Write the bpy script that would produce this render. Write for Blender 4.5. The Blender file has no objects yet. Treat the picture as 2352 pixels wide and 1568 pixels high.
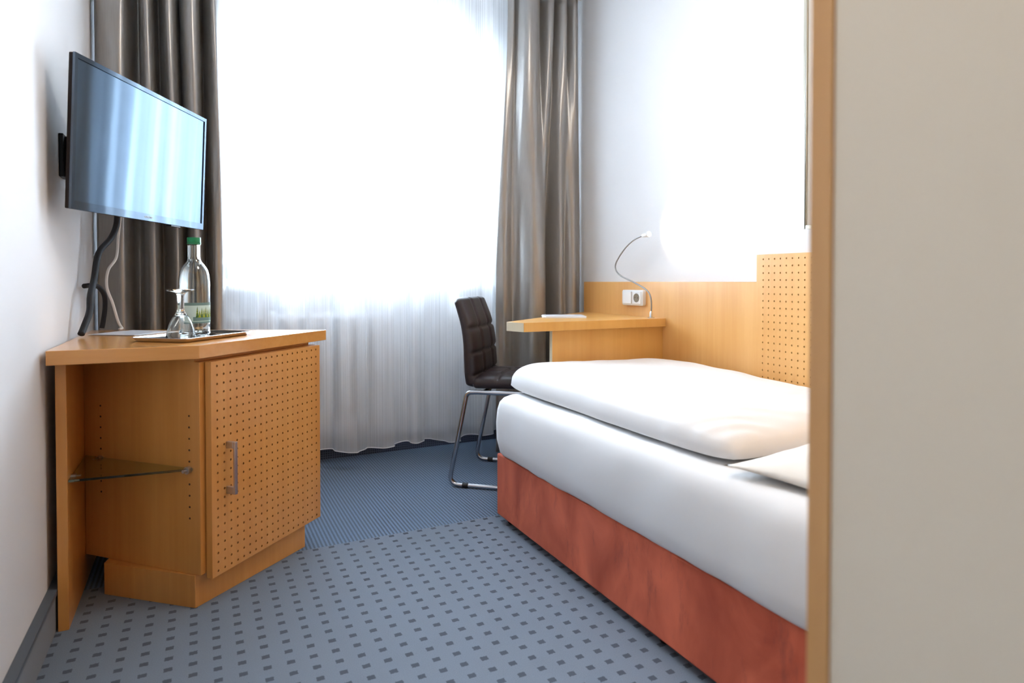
import bpy, bmesh, math, random
from mathutils import Vector, Matrix, noise
R = math.radians
rnd = random.Random(7)
S = bpy.context.scene
COL = S.collection

# ------------------------------------------------------------------ helpers
OFF = {}
def tag(o, label=None, cat=None, group=None, kind=None):
    if label: o['label'] = label
    if cat: o['category'] = cat
    if group: o['group'] = group
    if kind: o['kind'] = kind
    return o
def empty(name, loc, label, cat, group=None):
    o = bpy.data.objects.new(name, None); COL.objects.link(o)
    o.location = loc; o.empty_display_size = .05
    OFF[o.name] = Vector(loc)
    return tag(o, label, cat, group)

class MB:
    """collects shapes in world coordinates, then becomes one mesh object"""
    def __init__(s): s.bm = bmesh.new()
    def face(s, vs, mi=0):
        try:
            f = s.bm.faces.new(vs); f.material_index = mi; return f
        except ValueError: return None
    def box(s, a, b, mi=0, M=None):
        x0, y0, z0 = a; x1, y1, z1 = b
        c = [Vector(p) for p in ((x0,y0,z0),(x1,y0,z0),(x1,y1,z0),(x0,y1,z0),(x0,y0,z1),(x1,y0,z1),(x1,y1,z1),(x0,y1,z1))]
        if M: c = [M @ p for p in c]
        v = [s.bm.verts.new(p) for p in c]
        for q in ((3,2,1,0),(4,5,6,7),(0,1,5,4),(1,2,6,5),(2,3,7,6),(3,0,4,7)): s.face([v[i] for i in q], mi)
        return s
    def prism(s, poly, z0, z1, mi=0):
        a = [s.bm.verts.new((x,y,z0)) for x,y in poly]; b = [s.bm.verts.new((x,y,z1)) for x,y in poly]
        n = len(poly)
        s.face(a[::-1], mi); s.face(b, mi)
        for i in range(n): s.face([a[i],a[(i+1)%n],b[(i+1)%n],b[i]], mi)
        return s
    def rings(s, rings, closed=True, cap=(True,True), mi=0):
        vs = [[s.bm.verts.new(p) for p in r] for r in rings]
        for a, b in zip(vs, vs[1:]):
            n = len(a)
            for i in range(n if closed else n-1): s.face([a[i],a[(i+1)%n],b[(i+1)%n],b[i]], mi)
        if cap[0]: s.face(vs[0][::-1], mi)
        if cap[1]: s.face(vs[-1], mi)
        return vs
    def lathe(s, prof, c, seg=40, mi=0, cap=(False,False), M=None):
        rr = []
        for r, z in prof:
            ring = []
            for k in range(seg):
                t = 2*math.pi*k/seg
                p = Vector((r*math.cos(t), r*math.sin(t), z))
                ring.append((M @ p if M else p) + Vector(c))
            rr.append(ring)
        s.rings(rr, True, cap, mi); return s
    def tube(s, pts, r, seg=10, closed=False, mi=0, cap=True):
        pts = [Vector(p) for p in pts]; n = len(pts); rr = []
        rad = r if callable(r) else (lambda t: r)
        prev = None
        for i, p in enumerate(pts):
            if closed: t = (pts[(i+1)%n]-pts[i-1]).normalized()
            else: t = (pts[min(i+1,n-1)]-pts[max(i-1,0)]).normalized()
            if prev is None:
                ref = Vector((0,0,1)) if abs(t.z) < .9 else Vector((1,0,0))
                u = t.cross(ref).normalized()
            else:
                u = (prev - t*prev.dot(t)).normalized()
            w = t.cross(u); prev = u
            q = rad(i/(n-1))
            rr.append([p+u*q*math.cos(2*math.pi*k/seg)+w*q*math.sin(2*math.pi*k/seg) for k in range(seg)])
        if closed:
            rr.append(rr[0]); 
            vs = [[s.bm.verts.new(q) for q in r_] for r_ in rr[:-1]]
            for i in range(n):
                a, b = vs[i], vs[(i+1)%n]
                for k in range(seg): s.face([a[k],a[(k+1)%seg],b[(k+1)%seg],b[k]], mi)
        else: s.rings(rr, True, (cap,cap), mi)
        return s
    def build(s, name, mats, parent=None, smooth=False, bevel=0, seg=2, auto=None):
        bmesh.ops.remove_doubles(s.bm, verts=s.bm.verts, dist=1e-6)
        bmesh.ops.recalc_face_normals(s.bm, faces=s.bm.faces)
        off = Vector((0,0,0))
        if parent is not None: off = OFF.get(parent.name, Vector((0,0,0)))
        for v in s.bm.verts: v.co -= off
        me = bpy.data.meshes.new(name); s.bm.to_mesh(me); s.bm.free()
        for m in (mats if isinstance(mats, (list,tuple)) else [mats]): me.materials.append(m)
        o = bpy.data.objects.new(name, me); COL.objects.link(o)
        if parent is not None:
            o.parent = parent; OFF[o.name] = off
        if bevel:
            b = o.modifiers.new('edge', 'BEVEL'); b.width = bevel; b.segments = seg; b.limit_method = 'ANGLE'; b.angle_limit = R(40)
        if smooth or bevel:
            for p in me.polygons: p.use_smooth = True
            if bevel or auto:
                try: me.set_sharp_from_angle(angle=R(auto or 40))
                except Exception: pass
        return o

def spline(pts, n):
    """Catmull-Rom through pts, n samples per span"""
    P = [Vector(p) for p in pts]; P = [P[0]*2-P[1]] + P + [P[-1]*2-P[-2]]; out = []
    for i in range(1, len(P)-2):
        for k in range(n):
            t = k/n; a,b,c,d = P[i-1:i+3]
            out.append(.5*((2*b)+(c-a)*t+(2*a-5*b+4*c-d)*t*t+(3*b-a-3*c+d)*t**3))
    out.append(P[-2]); return out
def round_path(pts, r, k=6):
    """polyline with rounded corners"""
    P = [Vector(p) for p in pts]; out = [P[0]]
    for i in range(1, len(P)-1):
        a = (P[i-1]-P[i]); b = (P[i+1]-P[i]); q = min(r, a.length*.45, b.length*.45)
        A = P[i]+a.normalized()*q; B = P[i]+b.normalized()*q
        for j in range(k+1):
            t = j/k; out.append((1-t)**2*A+2*t*(1-t)*P[i]+t*t*B)
    out.append(P[-1]); return out
def rrect(x0, y0, x1, y1, r, k=8):
    out = []
    for cx, cy, a in ((x1-r,y1-r,0),(x0+r,y1-r,90),(x0+r,y0+r,180),(x1-r,y0+r,270)):
        for j in range(k+1):
            t = R(a+90*j/k); out.append((cx+r*math.cos(t), cy+r*math.sin(t)))
    return out
def fbm(x, y, z=0, sc=1, oc=3):
    v = 0; a = 1
    for k in range(oc):
        v += a*noise.noise(Vector((x*sc,y*sc,z*sc+k*7.3))); a *= .5; sc *= 2
    return v

# ------------------------------------------------------------------ materials
def mat(name, col, rough=.6, metal=0, spec=.5, coat=0, coat_r=.1, sheen=0, bump=0, bscale=200, var=0, vscale=4, trans=0, ior=1.45, emis=None, estr=0):
    m = bpy.data.materials.new(name); m.use_nodes = True; nt = m.node_tree; p = nt.nodes['Principled BSDF']
    c = (*col, 1); p.inputs['Base Color'].default_value = c
    p.inputs['Roughness'].default_value = rough; p.inputs['Metallic'].default_value = metal
    p.inputs['Specular IOR Level'].default_value = spec; p.inputs['Coat Weight'].default_value = coat
    p.inputs['Coat Roughness'].default_value = coat_r; p.inputs['Sheen Weight'].default_value = sheen
    p.inputs['Transmission Weight'].default_value = trans; p.inputs['IOR'].default_value = ior
    if emis: p.inputs['Emission Color'].default_value = (*emis,1); p.inputs['Emission Strength'].default_value = estr
    tc = nt.nodes.new('ShaderNodeTexCoord')
    if var:
        n = nt.nodes.new('ShaderNodeTexNoise'); n.inputs['Scale'].default_value = vscale; n.inputs['Detail'].default_value = 5
        nt.links.new(tc.outputs['Object'], n.inputs['Vector'])
        r = nt.nodes.new('ShaderNodeValToRGB')
        r.color_ramp.elements[0].position = .3; r.color_ramp.elements[1].position = .7
        r.color_ramp.elements[0].color = (*[q*(1-var) for q in col],1); r.color_ramp.elements[1].color = (*[min(1,q*(1+var)) for q in col],1)
        nt.links.new(n.outputs['Fac'], r.inputs['Fac']); nt.links.new(r.outputs['Color'], p.inputs['Base Color'])
    if bump:
        n2 = nt.nodes.new('ShaderNodeTexNoise'); n2.inputs['Scale'].default_value = bscale; n2.inputs['Detail'].default_value = 3
        nt.links.new(tc.outputs['Object'], n2.inputs['Vector'])
        b = nt.nodes.new('ShaderNodeBump'); b.inputs['Strength'].default_value = bump; b.inputs['Distance'].default_value = .002
        nt.links.new(n2.outputs['Fac'], b.inputs['Height']); nt.links.new(b.outputs['Normal'], p.inputs['Normal'])
    return m
def wood(name, a, b, scale=(30,30,1.2), rough=.38, coat=.25):
    m = bpy.data.materials.new(name); m.use_nodes = True; nt = m.node_tree; p = nt.nodes['Principled BSDF']
    tc = nt.nodes.new('ShaderNodeTexCoord'); mp = nt.nodes.new('ShaderNodeMapping'); mp.inputs['Scale'].default_value = scale
    n = nt.nodes.new('ShaderNodeTexNoise'); n.inputs['Scale'].default_value = 1.6; n.inputs['Detail'].default_value = 7; n.inputs['Roughness'].default_value = .6
    n2 = nt.nodes.new('ShaderNodeTexNoise'); n2.inputs['Scale'].default_value = .16; n2.inputs['Detail'].default_value = 2
    mx = nt.nodes.new('ShaderNodeMath'); mx.operation = 'MULTIPLY_ADD'; mx.inputs[1].default_value = .55
    r = nt.nodes.new('ShaderNodeValToRGB')
    r.color_ramp.elements[0].position = .55; r.color_ramp.elements[1].position = 1.0
    r.color_ramp.elements[0].color = (*a,1); r.color_ramp.elements[1].color = (*b,1)
    nt.links.new(tc.outputs['Object'], mp.inputs['Vector'])
    nt.links.new(mp.outputs['Vector'], n.inputs['Vector']); nt.links.new(mp.outputs['Vector'], n2.inputs['Vector'])
    nt.links.new(n.outputs['Fac'], mx.inputs[0]); nt.links.new(n2.outputs['Fac'], mx.inputs[2])
    nt.links.new(mx.outputs[0], r.inputs['Fac']); nt.links.new(r.outputs['Color'], p.inputs['Base Color'])
    p.inputs['Roughness'].default_value = rough; p.inputs['Coat Weight'].default_value = coat; p.inputs['Coat Roughness'].default_value = .18
    return m

M = {}
M['wall'] = mat('white_plaster', (.77,.77,.785), .85, bump=.15, bscale=120)
M['ceil'] = mat('white_ceiling', (.85,.85,.85), .9)
M['cream'] = mat('cream_laminate', (.84,.775,.665), .5)
M['wood'] = wood('beech_veneer', (.62,.26,.058), (.74,.35,.095))
M['wood_h'] = wood('beech_veneer_level', (.62,.26,.058), (.74,.35,.095), scale=(1.5,30,30), rough=.2, coat=.5)
M['wood_light'] = wood('light_beech_veneer', (.66,.325,.09), (.76,.42,.14))
M['wood_desk'] = wood('desk_beech_veneer', (.66,.33,.08), (.76,.42,.12), rough=.3)
M['pale_edge'] = wood('pale_edge_band', (.74,.66,.47), (.82,.74,.56))
M['edge'] = wood('beech_edge_band', (.62,.33,.12), (.70,.40,.16), scale=(30,30,2))
M['hole'] = mat('drilled_wood', (.33,.135,.035), .8)
M['hole_l'] = mat('light_drilled_wood', (.50,.29,.09), .8)
M['pin'] = mat('pin_hole', (.07,.03,.012), .9)
M['dark'] = mat('black_plastic', (.012,.012,.014), .35)
M['cable'] = mat('black_cable_sleeve', (.012,.013,.017), .55, bump=.3, bscale=500)
M['white_cable'] = mat('white_cable', (.78,.74,.70), .5)
M['steel'] = mat('brushed_nickel', (.55,.53,.52), .33, metal=1)
M['neck'] = mat('grey_flexible_neck', (.28,.27,.26), .4, metal=.8)
M['chrome'] = mat('chrome', (.72,.73,.75), .12, metal=1)
M['chair_leg'] = mat('satin_chrome', (.50,.50,.52), .2, metal=1)
M['leather'] = mat('dark_brown_leatherette', (.030,.021,.024), .36, bump=.25, bscale=350, spec=.6)
M['linen'] = mat('white_linen', (.86,.86,.87), .85, bump=.2, bscale=900, sheen=.2)
M['sheet'] = mat('white_fitted_sheet', (.80,.81,.83), .85, bump=.2, bscale=900, sheen=.2)
M['pillow'] = mat('ivory_pillowcase', (.86,.83,.78), .85, bump=.2, bscale=900, sheen=.2)
M['white'] = mat('white_plastic', (.85,.86,.87), .35)
M['frame_w'] = mat('white_window_frame', (.80,.82,.84), .4)
M['radiator'] = mat('white_radiator_enamel', (.80,.81,.83), .35)
M['paper'] = mat('white_paper', (.88,.88,.90), .6)
M['paper_s'] = mat('glossy_leaflet', (.86,.86,.92), .35, coat=.3)
M['cap'] = mat('green_bottle_cap', (.005,.22,.075), .4)
M['label_g'] = mat('pale_green_label', (.62,.78,.74), .5)
M['label_d'] = mat('grey_green_band', (.16,.27,.26), .5)
M['label_t'] = mat('dark_green_fir', (.05,.14,.03), .5)
M['label_y'] = mat('yellow_green_fir', (.38,.42,.03), .5)
M['brass'] = mat('champagne_picture_frame', (.55,.52,.44), .35, metal=.7)
M['mount'] = mat('picture_mount', (.85,.86,.84), .7)
M['sk_trim'] = mat('blue_grey_trim', (.10,.12,.15), .5)
M['socket_hole'] = mat('grey_socket_well', (.22,.19,.14), .5)
M['bulb'] = mat('lit_bulb', (1,1,1), .5, emis=(1,.86,.66), estr=40)
M['leaf'] = mat('tree_leaves', (.05,.12,.03), .7, var=.4, vscale=3)
M['bark'] = mat('tree_bark', (.10,.08,.06), .9)
M['ground'] = mat('pale_gravel', (.55,.54,.52), .9)

def glass(name, col=(1,1,1), rough=0, ior=1.5):
    m = bpy.data.materials.new(name); m.use_nodes = True; nt = m.node_tree; nt.nodes.remove(nt.nodes['Principled BSDF'])
    g = nt.nodes.new('ShaderNodeBsdfGlass'); g.inputs['Color'].default_value = (*col,1); g.inputs['Roughness'].default_value = rough; g.inputs['IOR'].default_value = ior
    nt.links.new(g.outputs[0], nt.nodes['Material Output'].inputs['Surface']); return m
M['glass'] = glass('clear_glass', (.985,.995,.99))
M['water'] = glass('water', (.99,1,1), ior=1.33)
M['shelf_glass'] = glass('greenish_shelf_glass', (.86,.92,.86), .03)
def pane(name):
    m = bpy.data.materials.new(name); m.use_nodes = True; nt = m.node_tree; nt.nodes.remove(nt.nodes['Principled BSDF'])
    t = nt.nodes.new('ShaderNodeBsdfTransparent'); g = nt.nodes.new('ShaderNodeBsdfGlossy'); g.inputs['Roughness'].default_value = .02
    f = nt.nodes.new('ShaderNodeFresnel'); f.inputs['IOR'].default_value = 1.45; mx = nt.nodes.new('ShaderNodeMixShader')
    nt.links.new(f.outputs[0], mx.inputs[0]); nt.links.new(t.outputs[0], mx.inputs[1]); nt.links.new(g.outputs[0], mx.inputs[2])
    nt.links.new(mx.outputs[0], nt.nodes['Material Output'].inputs['Surface']); return m
M['pane'] = pane('window_pane')

def screen(name='coated_tv_screen', fac=.39, tint=(.40,.52,.66)):
    m = bpy.data.materials.new(name); m.use_nodes = True; nt = m.node_tree; nt.nodes.remove(nt.nodes['Principled BSDF'])
    d = nt.nodes.new('ShaderNodeBsdfDiffuse'); d.inputs['Color'].default_value = (.02,.03,.045,1)
    g = nt.nodes.new('ShaderNodeBsdfGlossy'); g.inputs['Color'].default_value = (*tint,1); g.inputs['Roughness'].default_value = .05
    mx = nt.nodes.new('ShaderNodeMixShader'); mx.inputs[0].default_value = fac
    nt.links.new(d.outputs[0], mx.inputs[1]); nt.links.new(g.outputs[0], mx.inputs[2])
    nt.links.new(mx.outputs[0], nt.nodes['Material Output'].inputs['Surface']); return m
M['screen'] = screen()
M['bezel'] = screen('gloss_bezel', .30, (.44,.54,.66))
M['tv_side'] = mat('brown_black_gloss', (.018,.011,.009), .3, spec=.25)

def carpet():
    m = bpy.data.materials.new('blue_grey_carpet'); m.use_nodes = True; nt = m.node_tree; p = nt.nodes['Principled BSDF']
    N = nt.nodes.new; L = nt.links.new
    tc = N('ShaderNodeTexCoord'); sx = N('ShaderNodeSeparateXYZ'); L(tc.outputs['Object'], sx.inputs[0])
    # small fray of the woven edges
    nz = N('ShaderNodeTexNoise'); nz.inputs['Scale'].default_value = 260; L(tc.outputs['Object'], nz.inputs['Vector'])
    def mth(op, a, b=None, c=None):
        n = N('ShaderNodeMath'); n.operation = op
        for i, q in enumerate((a,b,c)):
            if q is None: continue
            if isinstance(q, (int,float)): n.inputs[i].default_value = q
            else: L(q, n.inputs[i])
        return n.outputs[0]
    fr = mth('MULTIPLY', mth('SUBTRACT', nz.outputs['Fac'], .5), .006)
    x = mth('ADD', sx.outputs[0], fr); y = mth('ADD', sx.outputs[1], fr)
    def cell(v, pitch, o, half):
        f = mth('FRACT', mth('ADD', mth('DIVIDE', mth('SUBTRACT', v, o), pitch), .5))
        d = mth('MULTIPLY', mth('ABSOLUTE', mth('SUBTRACT', f, .5)), pitch)
        return mth('LESS_THAN', d, half)
    dots = mth('MULTIPLY', cell(x, .0548, .1453, .0096), cell(y, .0503, 1.594, .0082))
    stripe = cell(x, .0548/4, .1453, .0033)
    weave = cell(y, .0075, 0, .0031)
    weft = cell(y, .0503/4, 1.594, .0022)
    reg = mth('GREATER_THAN', y, 2.312)
    stripe2 = mth('MULTIPLY', stripe, mth('ADD', .55, mth('MULTIPLY', weave, .2)))
    mask = mth('ADD', mth('MULTIPLY', reg, stripe2), mth('MULTIPLY', mth('SUBTRACT', 1, reg), dots))
    big = N('ShaderNodeTexNoise'); big.inputs['Scale'].default_value = 3; L(tc.outputs['Object'], big.inputs['Vector'])
    fine = N('ShaderNodeTexNoise'); fine.inputs['Scale'].default_value = 420; fine.inputs['Detail'].default_value = 4; L(tc.outputs['Object'], fine.inputs['Vector'])
    mc = N('ShaderNodeMix'); mc.data_type = 'RGBA'
    mc.inputs['A'].default_value = (.165,.203,.262,1); mc.inputs['B'].default_value = (.06,.078,.108,1)
    bl = N('ShaderNodeMix'); bl.data_type = 'RGBA'; bl.inputs['A'].default_value = (.165,.203,.262,1); bl.inputs['B'].default_value = (.14,.21,.32,1)
    L(reg, bl.inputs['Factor']); L(bl.outputs['Result'], mc.inputs['A'])
    L(mask, mc.inputs['Factor'])
    mm = N('ShaderNodeMix'); mm.data_type = 'RGBA'; mm.blend_type = 'MULTIPLY'; mm.inputs['Factor'].default_value = 1
    g = mth('ADD', .72, mth('MULTIPLY', fine.outputs['Fac'], .56))
    cg = N('ShaderNodeCombineColor'); L(g, cg.inputs[0]); L(g, cg.inputs[1]); L(g, cg.inputs[2])
    L(mc.outputs['Result'], mm.inputs['A']); L(cg.outputs[0], mm.inputs['B']); L(mm.outputs['Result'], p.inputs['Base Color'])
    p.inputs['Roughness'].default_value = .95; p.inputs['Specular IOR Level'].default_value = .15; p.inputs['Sheen Weight'].default_value = .15
    b = N('ShaderNodeBump'); b.inputs['Strength'].default_value = .35; b.inputs['Distance'].default_value = .002; L(fine.outputs['Fac'], b.inputs['Height']); L(b.outputs['Normal'], p.inputs['Normal'])
    return m
M['carpet'] = carpet()
M['skirt'] = mat('grey_carpet_skirting', (.25,.27,.30), .95, bump=.3, bscale=420, spec=.15)
def navy_grid():
    m = bpy.data.materials.new('navy_woven_skirting'); m.use_nodes = True; nt = m.node_tree; p = nt.nodes['Principled BSDF']
    tc = nt.nodes.new('ShaderNodeTexCoord'); mp = nt.nodes.new('ShaderNodeMapping'); mp.inputs['Rotation'].default_value = (R(90),0,0)
    br = nt.nodes.new('ShaderNodeTexBrick'); br.offset = 0; br.inputs['Scale'].default_value = 1
    br.inputs['Brick Width'].default_value = .012; br.inputs['Row Height'].default_value = .012; br.inputs['Mortar Size'].default_value = .0022
    br.inputs['Color1'].default_value = (.035,.045,.075,1); br.inputs['Color2'].default_value = (.04,.05,.08,1); br.inputs['Mortar'].default_value = (.10,.125,.18,1)
    nt.links.new(tc.outputs['Object'], mp.inputs[0]); nt.links.new(mp.outputs[0], br.inputs['Vector']); nt.links.new(br.outputs['Color'], p.inputs['Base Color'])
    p.inputs['Roughness'].default_value = .9; return m
M['navy'] = navy_grid()

def velvet():
    m = bpy.data.materials.new('terracotta_velvet'); m.use_nodes = True; nt = m.node_tree; p = nt.nodes['Principled BSDF']
    N = nt.nodes.new; L = nt.links.new
    tc = N('ShaderNodeTexCoord'); n = N('ShaderNodeTexNoise'); n.inputs['Scale'].default_value = 5.5; n.inputs['Detail'].default_value = 6; n.inputs['Distortion'].default_value = .8
    mp = N('ShaderNodeMapping'); mp.inputs['Scale'].default_value = (1,1,.6); L(tc.outputs['Object'], mp.inputs[0]); L(mp.outputs[0], n.inputs['Vector'])
    r = N('ShaderNodeValToRGB'); e = r.color_ramp.elements
    e[0].position = .3; e[0].color = (.38,.058,.025,1); e[1].position = .72; e[1].color = (.76,.17,.082,1)
    L(n.outputs['Fac'], r.inputs[0])
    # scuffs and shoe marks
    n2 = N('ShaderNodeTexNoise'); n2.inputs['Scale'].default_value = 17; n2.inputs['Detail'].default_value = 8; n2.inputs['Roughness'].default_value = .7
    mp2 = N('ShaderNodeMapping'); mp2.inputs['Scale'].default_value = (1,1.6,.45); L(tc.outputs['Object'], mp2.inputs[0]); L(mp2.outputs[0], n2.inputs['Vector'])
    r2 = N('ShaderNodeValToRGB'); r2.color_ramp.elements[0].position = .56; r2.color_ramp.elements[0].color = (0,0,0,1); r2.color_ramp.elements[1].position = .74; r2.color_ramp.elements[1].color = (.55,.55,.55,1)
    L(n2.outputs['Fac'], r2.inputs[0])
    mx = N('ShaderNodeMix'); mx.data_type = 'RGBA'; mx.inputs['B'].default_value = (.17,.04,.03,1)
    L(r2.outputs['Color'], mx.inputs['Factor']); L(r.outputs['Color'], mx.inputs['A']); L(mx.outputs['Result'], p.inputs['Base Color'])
    p.inputs['Roughness'].default_value = .8; p.inputs['Sheen Weight'].default_value = .12; p.inputs['Sheen Tint'].default_value = (1,.5,.4,1)
    b = N('ShaderNodeBump'); b.inputs['Strength'].default_value = .15; b.inputs['Distance'].default_value = .004; L(n2.outputs['Fac'], b.inputs['Height']); L(b.outputs['Normal'], p.inputs['Normal'])
    return m
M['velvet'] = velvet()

def satin():
    m = bpy.data.materials.new('taupe_satin'); m.use_nodes = True; nt = m.node_tree; p = nt.nodes['Principled BSDF']
    N = nt.nodes.new; L = nt.links.new
    tc = N('ShaderNodeTexCoord'); mp = N('ShaderNodeMapping'); mp.inputs['Scale'].default_value = (400,400,14); n = N('ShaderNodeTexNoise'); n.inputs['Scale'].default_value = 1; n.inputs['Detail'].default_value = 3
    L(tc.outputs['Object'], mp.inputs[0]); L(mp.outputs[0], n.inputs['Vector'])
    r = N('ShaderNodeValToRGB'); r.color_ramp.elements[0].color = (.30,.285,.27,1); r.color_ramp.elements[1].color = (.40,.38,.36,1)
    L(n.outputs['Fac'], r.inputs[0]); L(r.outputs[0], p.inputs['Base Color'])
    p.inputs['Metallic'].default_value = .5; p.inputs['Roughness'].default_value = .28
    p.inputs['Sheen Weight'].default_value = .1
    return m
M['satin'] = satin()

def sheer():
    m = bpy.data.materials.new('sheer_voile'); m.use_nodes = True; nt = m.node_tree; nt.nodes.remove(nt.nodes['Principled BSDF'])
    N = nt.nodes.new; L = nt.links.new
    tc = N('ShaderNodeTexCoord'); mp = N('ShaderNodeMapping'); mp.inputs['Scale'].default_value = (230,230,.25)
    uv = N('ShaderNodeAttribute'); uv.attribute_name = 'cloth'   # running length across the cloth, height
    n = N('ShaderNodeTexNoise'); n.inputs['Scale'].default_value = 1; n.inputs['Detail'].default_value = 5; n.inputs['Roughness'].default_value = .75
    L(uv.outputs['Vector'], mp.inputs[0]); L(mp.outputs[0], n.inputs['Vector'])
    r = N('ShaderNodeMapRange'); r.inputs['From Min'].default_value = .35; r.inputs['From Max'].default_value = .68; r.inputs['To Min'].default_value = .50; r.inputs['To Max'].default_value = .88
    L(n.outputs['Fac'], r.inputs['Value'])
    t = N('ShaderNodeBsdfTransparent'); d = N('ShaderNodeBsdfDiffuse'); d.inputs['Color'].default_value = (.94,.95,.97,1)
    tl = N('ShaderNodeBsdfTranslucent'); tl.inputs['Color'].default_value = (.94,.96,.99,1)
    m1 = N('ShaderNodeMixShader'); m1.inputs[0].default_value = .45; L(d.outputs[0], m1.inputs[1]); L(tl.outputs[0], m1.inputs[2])
    m2 = N('ShaderNodeMixShader'); L(r.outputs[0], m2.inputs[0]); L(t.outputs[0], m2.inputs[1]); L(m1.outputs[0], m2.inputs[2])
    L(m2.outputs[0], nt.nodes['Material Output'].inputs['Surface']); return m
M['sheer'] = sheer()
M['hem'] = mat('white_hem_thread', (.86,.87,.90), .8)

# ------------------------------------------------------------------ the room
XL, XR, YW, YB, ZC = -.372, 1.965, 3.47, -1.6, 2.62
def struct(name, mb, m, parent=None, bevel=0):
    o = mb.build(name, m, parent, bevel=bevel)
    if parent is None: o['kind'] = 'structure'
    return o
T = .15
struct('floor', MB().box((XL-T,YB-T,-.1),(XR+T,YW+T*2,0)), M['carpet'])
struct('ceiling', MB().box((XL-T,YB-T,ZC),(XR+T,YW+T*2,ZC+.1)), M['ceil'])
struct('wall_left', MB().box((XL-T,YB-T,0),(XL,YW+.3,ZC)), M['wall'])
struct('wall_right', MB().box((XR,YB-T,0),(XR+T,YW+.3,ZC)), M['wall'])
struct('wall_rear', MB().box((XL,YB-T,0),(XR,YB,ZC)), M['wall'])
# window wall with its opening
WX0, WX1, WZ0, WZ1 = .115, 1.50, .93, 2.40
w = MB()
w.box((XL,YW,0),(WX0,YW+.3,ZC)); w.box((WX1,YW,0),(XR,YW+.3,ZC)); w.box((WX0,YW,0),(WX1,YW+.3,WZ0)); w.box((WX0,YW,WZ1),(WX1,YW+.3,ZC))
struct('wall_window', w, M['wall'])
# corridor block beside the camera, with its edge board
PX, PY = .505, .40
struct('wall_corridor', MB().box((PX+.003,YB,0),(XR,PY-.022,ZC)), M['cream'])
struct('trim_1', MB().box((PX,PY-.0215,0),(XR,PY,ZC)), M['edge'])
# skirtings
w = MB(); w.box((XL,YB,0),(-.3535,YW,.103)); o = struct('baseboard_left', w, M['skirt'])
tr = MB(); tr.box((XL,YB,.1032),(-.349,YW,.116)); tr.build('skirting_trim', M['sk_trim'], o)
struct('baseboard_window', MB().box((-.3485,YW-.02,0),(XR,YW,.095)), M['navy'])

# window: frame, sash, pane, handle, sill
w = MB(); yf = 3.53
def ring_frame(mb, x0, x1, z0, z1, t, y0, y1):
    mb.box((x0,y0,z0),(x0+t,y1,z1)); mb.box((x1-t,y0,z0),(x1,y1,z1)); mb.box((x0+t,y0,z0),(x1-t,y1,z0+t)); mb.box((x0+t,y0,z1-t),(x1-t,y1,z1))
ring_frame(w, WX0, WX1, WZ0+.03, WZ1, .045, yf+.01, yf+.08)
win = struct('window_1', w, M['frame_w'], bevel=.003)
w = MB(); ring_frame(w, WX0+.04, WX1-.04, WZ0+.07, WZ1-.04, .058, yf-.005, yf+.06); w.build('window_sash', M['frame_w'], win, bevel=.004)
w = MB(); ring_frame(w, WX0+.096, WX1-.096, WZ0+.126, WZ1-.096, .005, yf-.008, yf+.02); w.build('pane_gasket', M['sk_trim'], win)
w = MB(); w.box((WX0+.097,yf+.022,WZ0+.127),(WX1-.097,yf+.028,WZ1-.097)); w.build('window_pane', M['pane'], win)
w = MB(); w.box((WX0-.03,YW-.07,WZ0-.03),(WX1+.03,YW+.3,WZ0)); w.build('window_sill', M['frame_w'], win, bevel=.004)
w = MB(); w.box((WX0+.06,yf-.018,1.58),(WX0+.085,yf-.006,1.66)); w.box((WX0+.062,yf-.045,1.60),(WX0+.083,yf-.018,1.625)); w.box((WX0+.064,yf-.05,1.49),(WX0+.081,yf-.036,1.625)); w.build('window_handle', M['frame_w'], win, bevel=.003)

# outside
struct('ground', MB().box((-12,3.9,-1.1),(14,40,-1.0)), M['ground'])
def tree(x, y, h, r, label):
    t = empty('garden_tree', (x,y,-1), label, 'tree')
    MB().tube([(x,y,-1),(x+.05,y,h*.4-1),(x,y+.05,h*.8-1)], lambda q: .14*(1-.6*q), 9).build('trunk', M['bark'], t, smooth=True)
    mb = MB()
    for k in range(900):
        a = rnd.random()*6.283; el = math.asin(rnd.uniform(-1,1)); q = r*(rnd.random()**.45)
        p = Vector((x+q*math.cos(a)*math.cos(el), y+q*math.sin(a)*math.cos(el), h*.75-1+q*1.3*math.sin(el)))
        u = Vector((rnd.gauss(0,1),rnd.gauss(0,1),rnd.gauss(0,1))).normalized(); v = u.orthogonal().normalized(); s_ = rnd.uniform(.09,.17)
        vs = [mb.bm.verts.new(p+q2) for q2 in (-u*s_, v*s_*.45, u*s_, -v*s_*.45)]; mb.face(vs)
    f = mb.build('foliage', M['leaf'], t); f['kind'] = 'stuff'
tree(.55, 8.6, 4.4, .8, 'green leafy tree outside behind the left side of the window')

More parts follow.
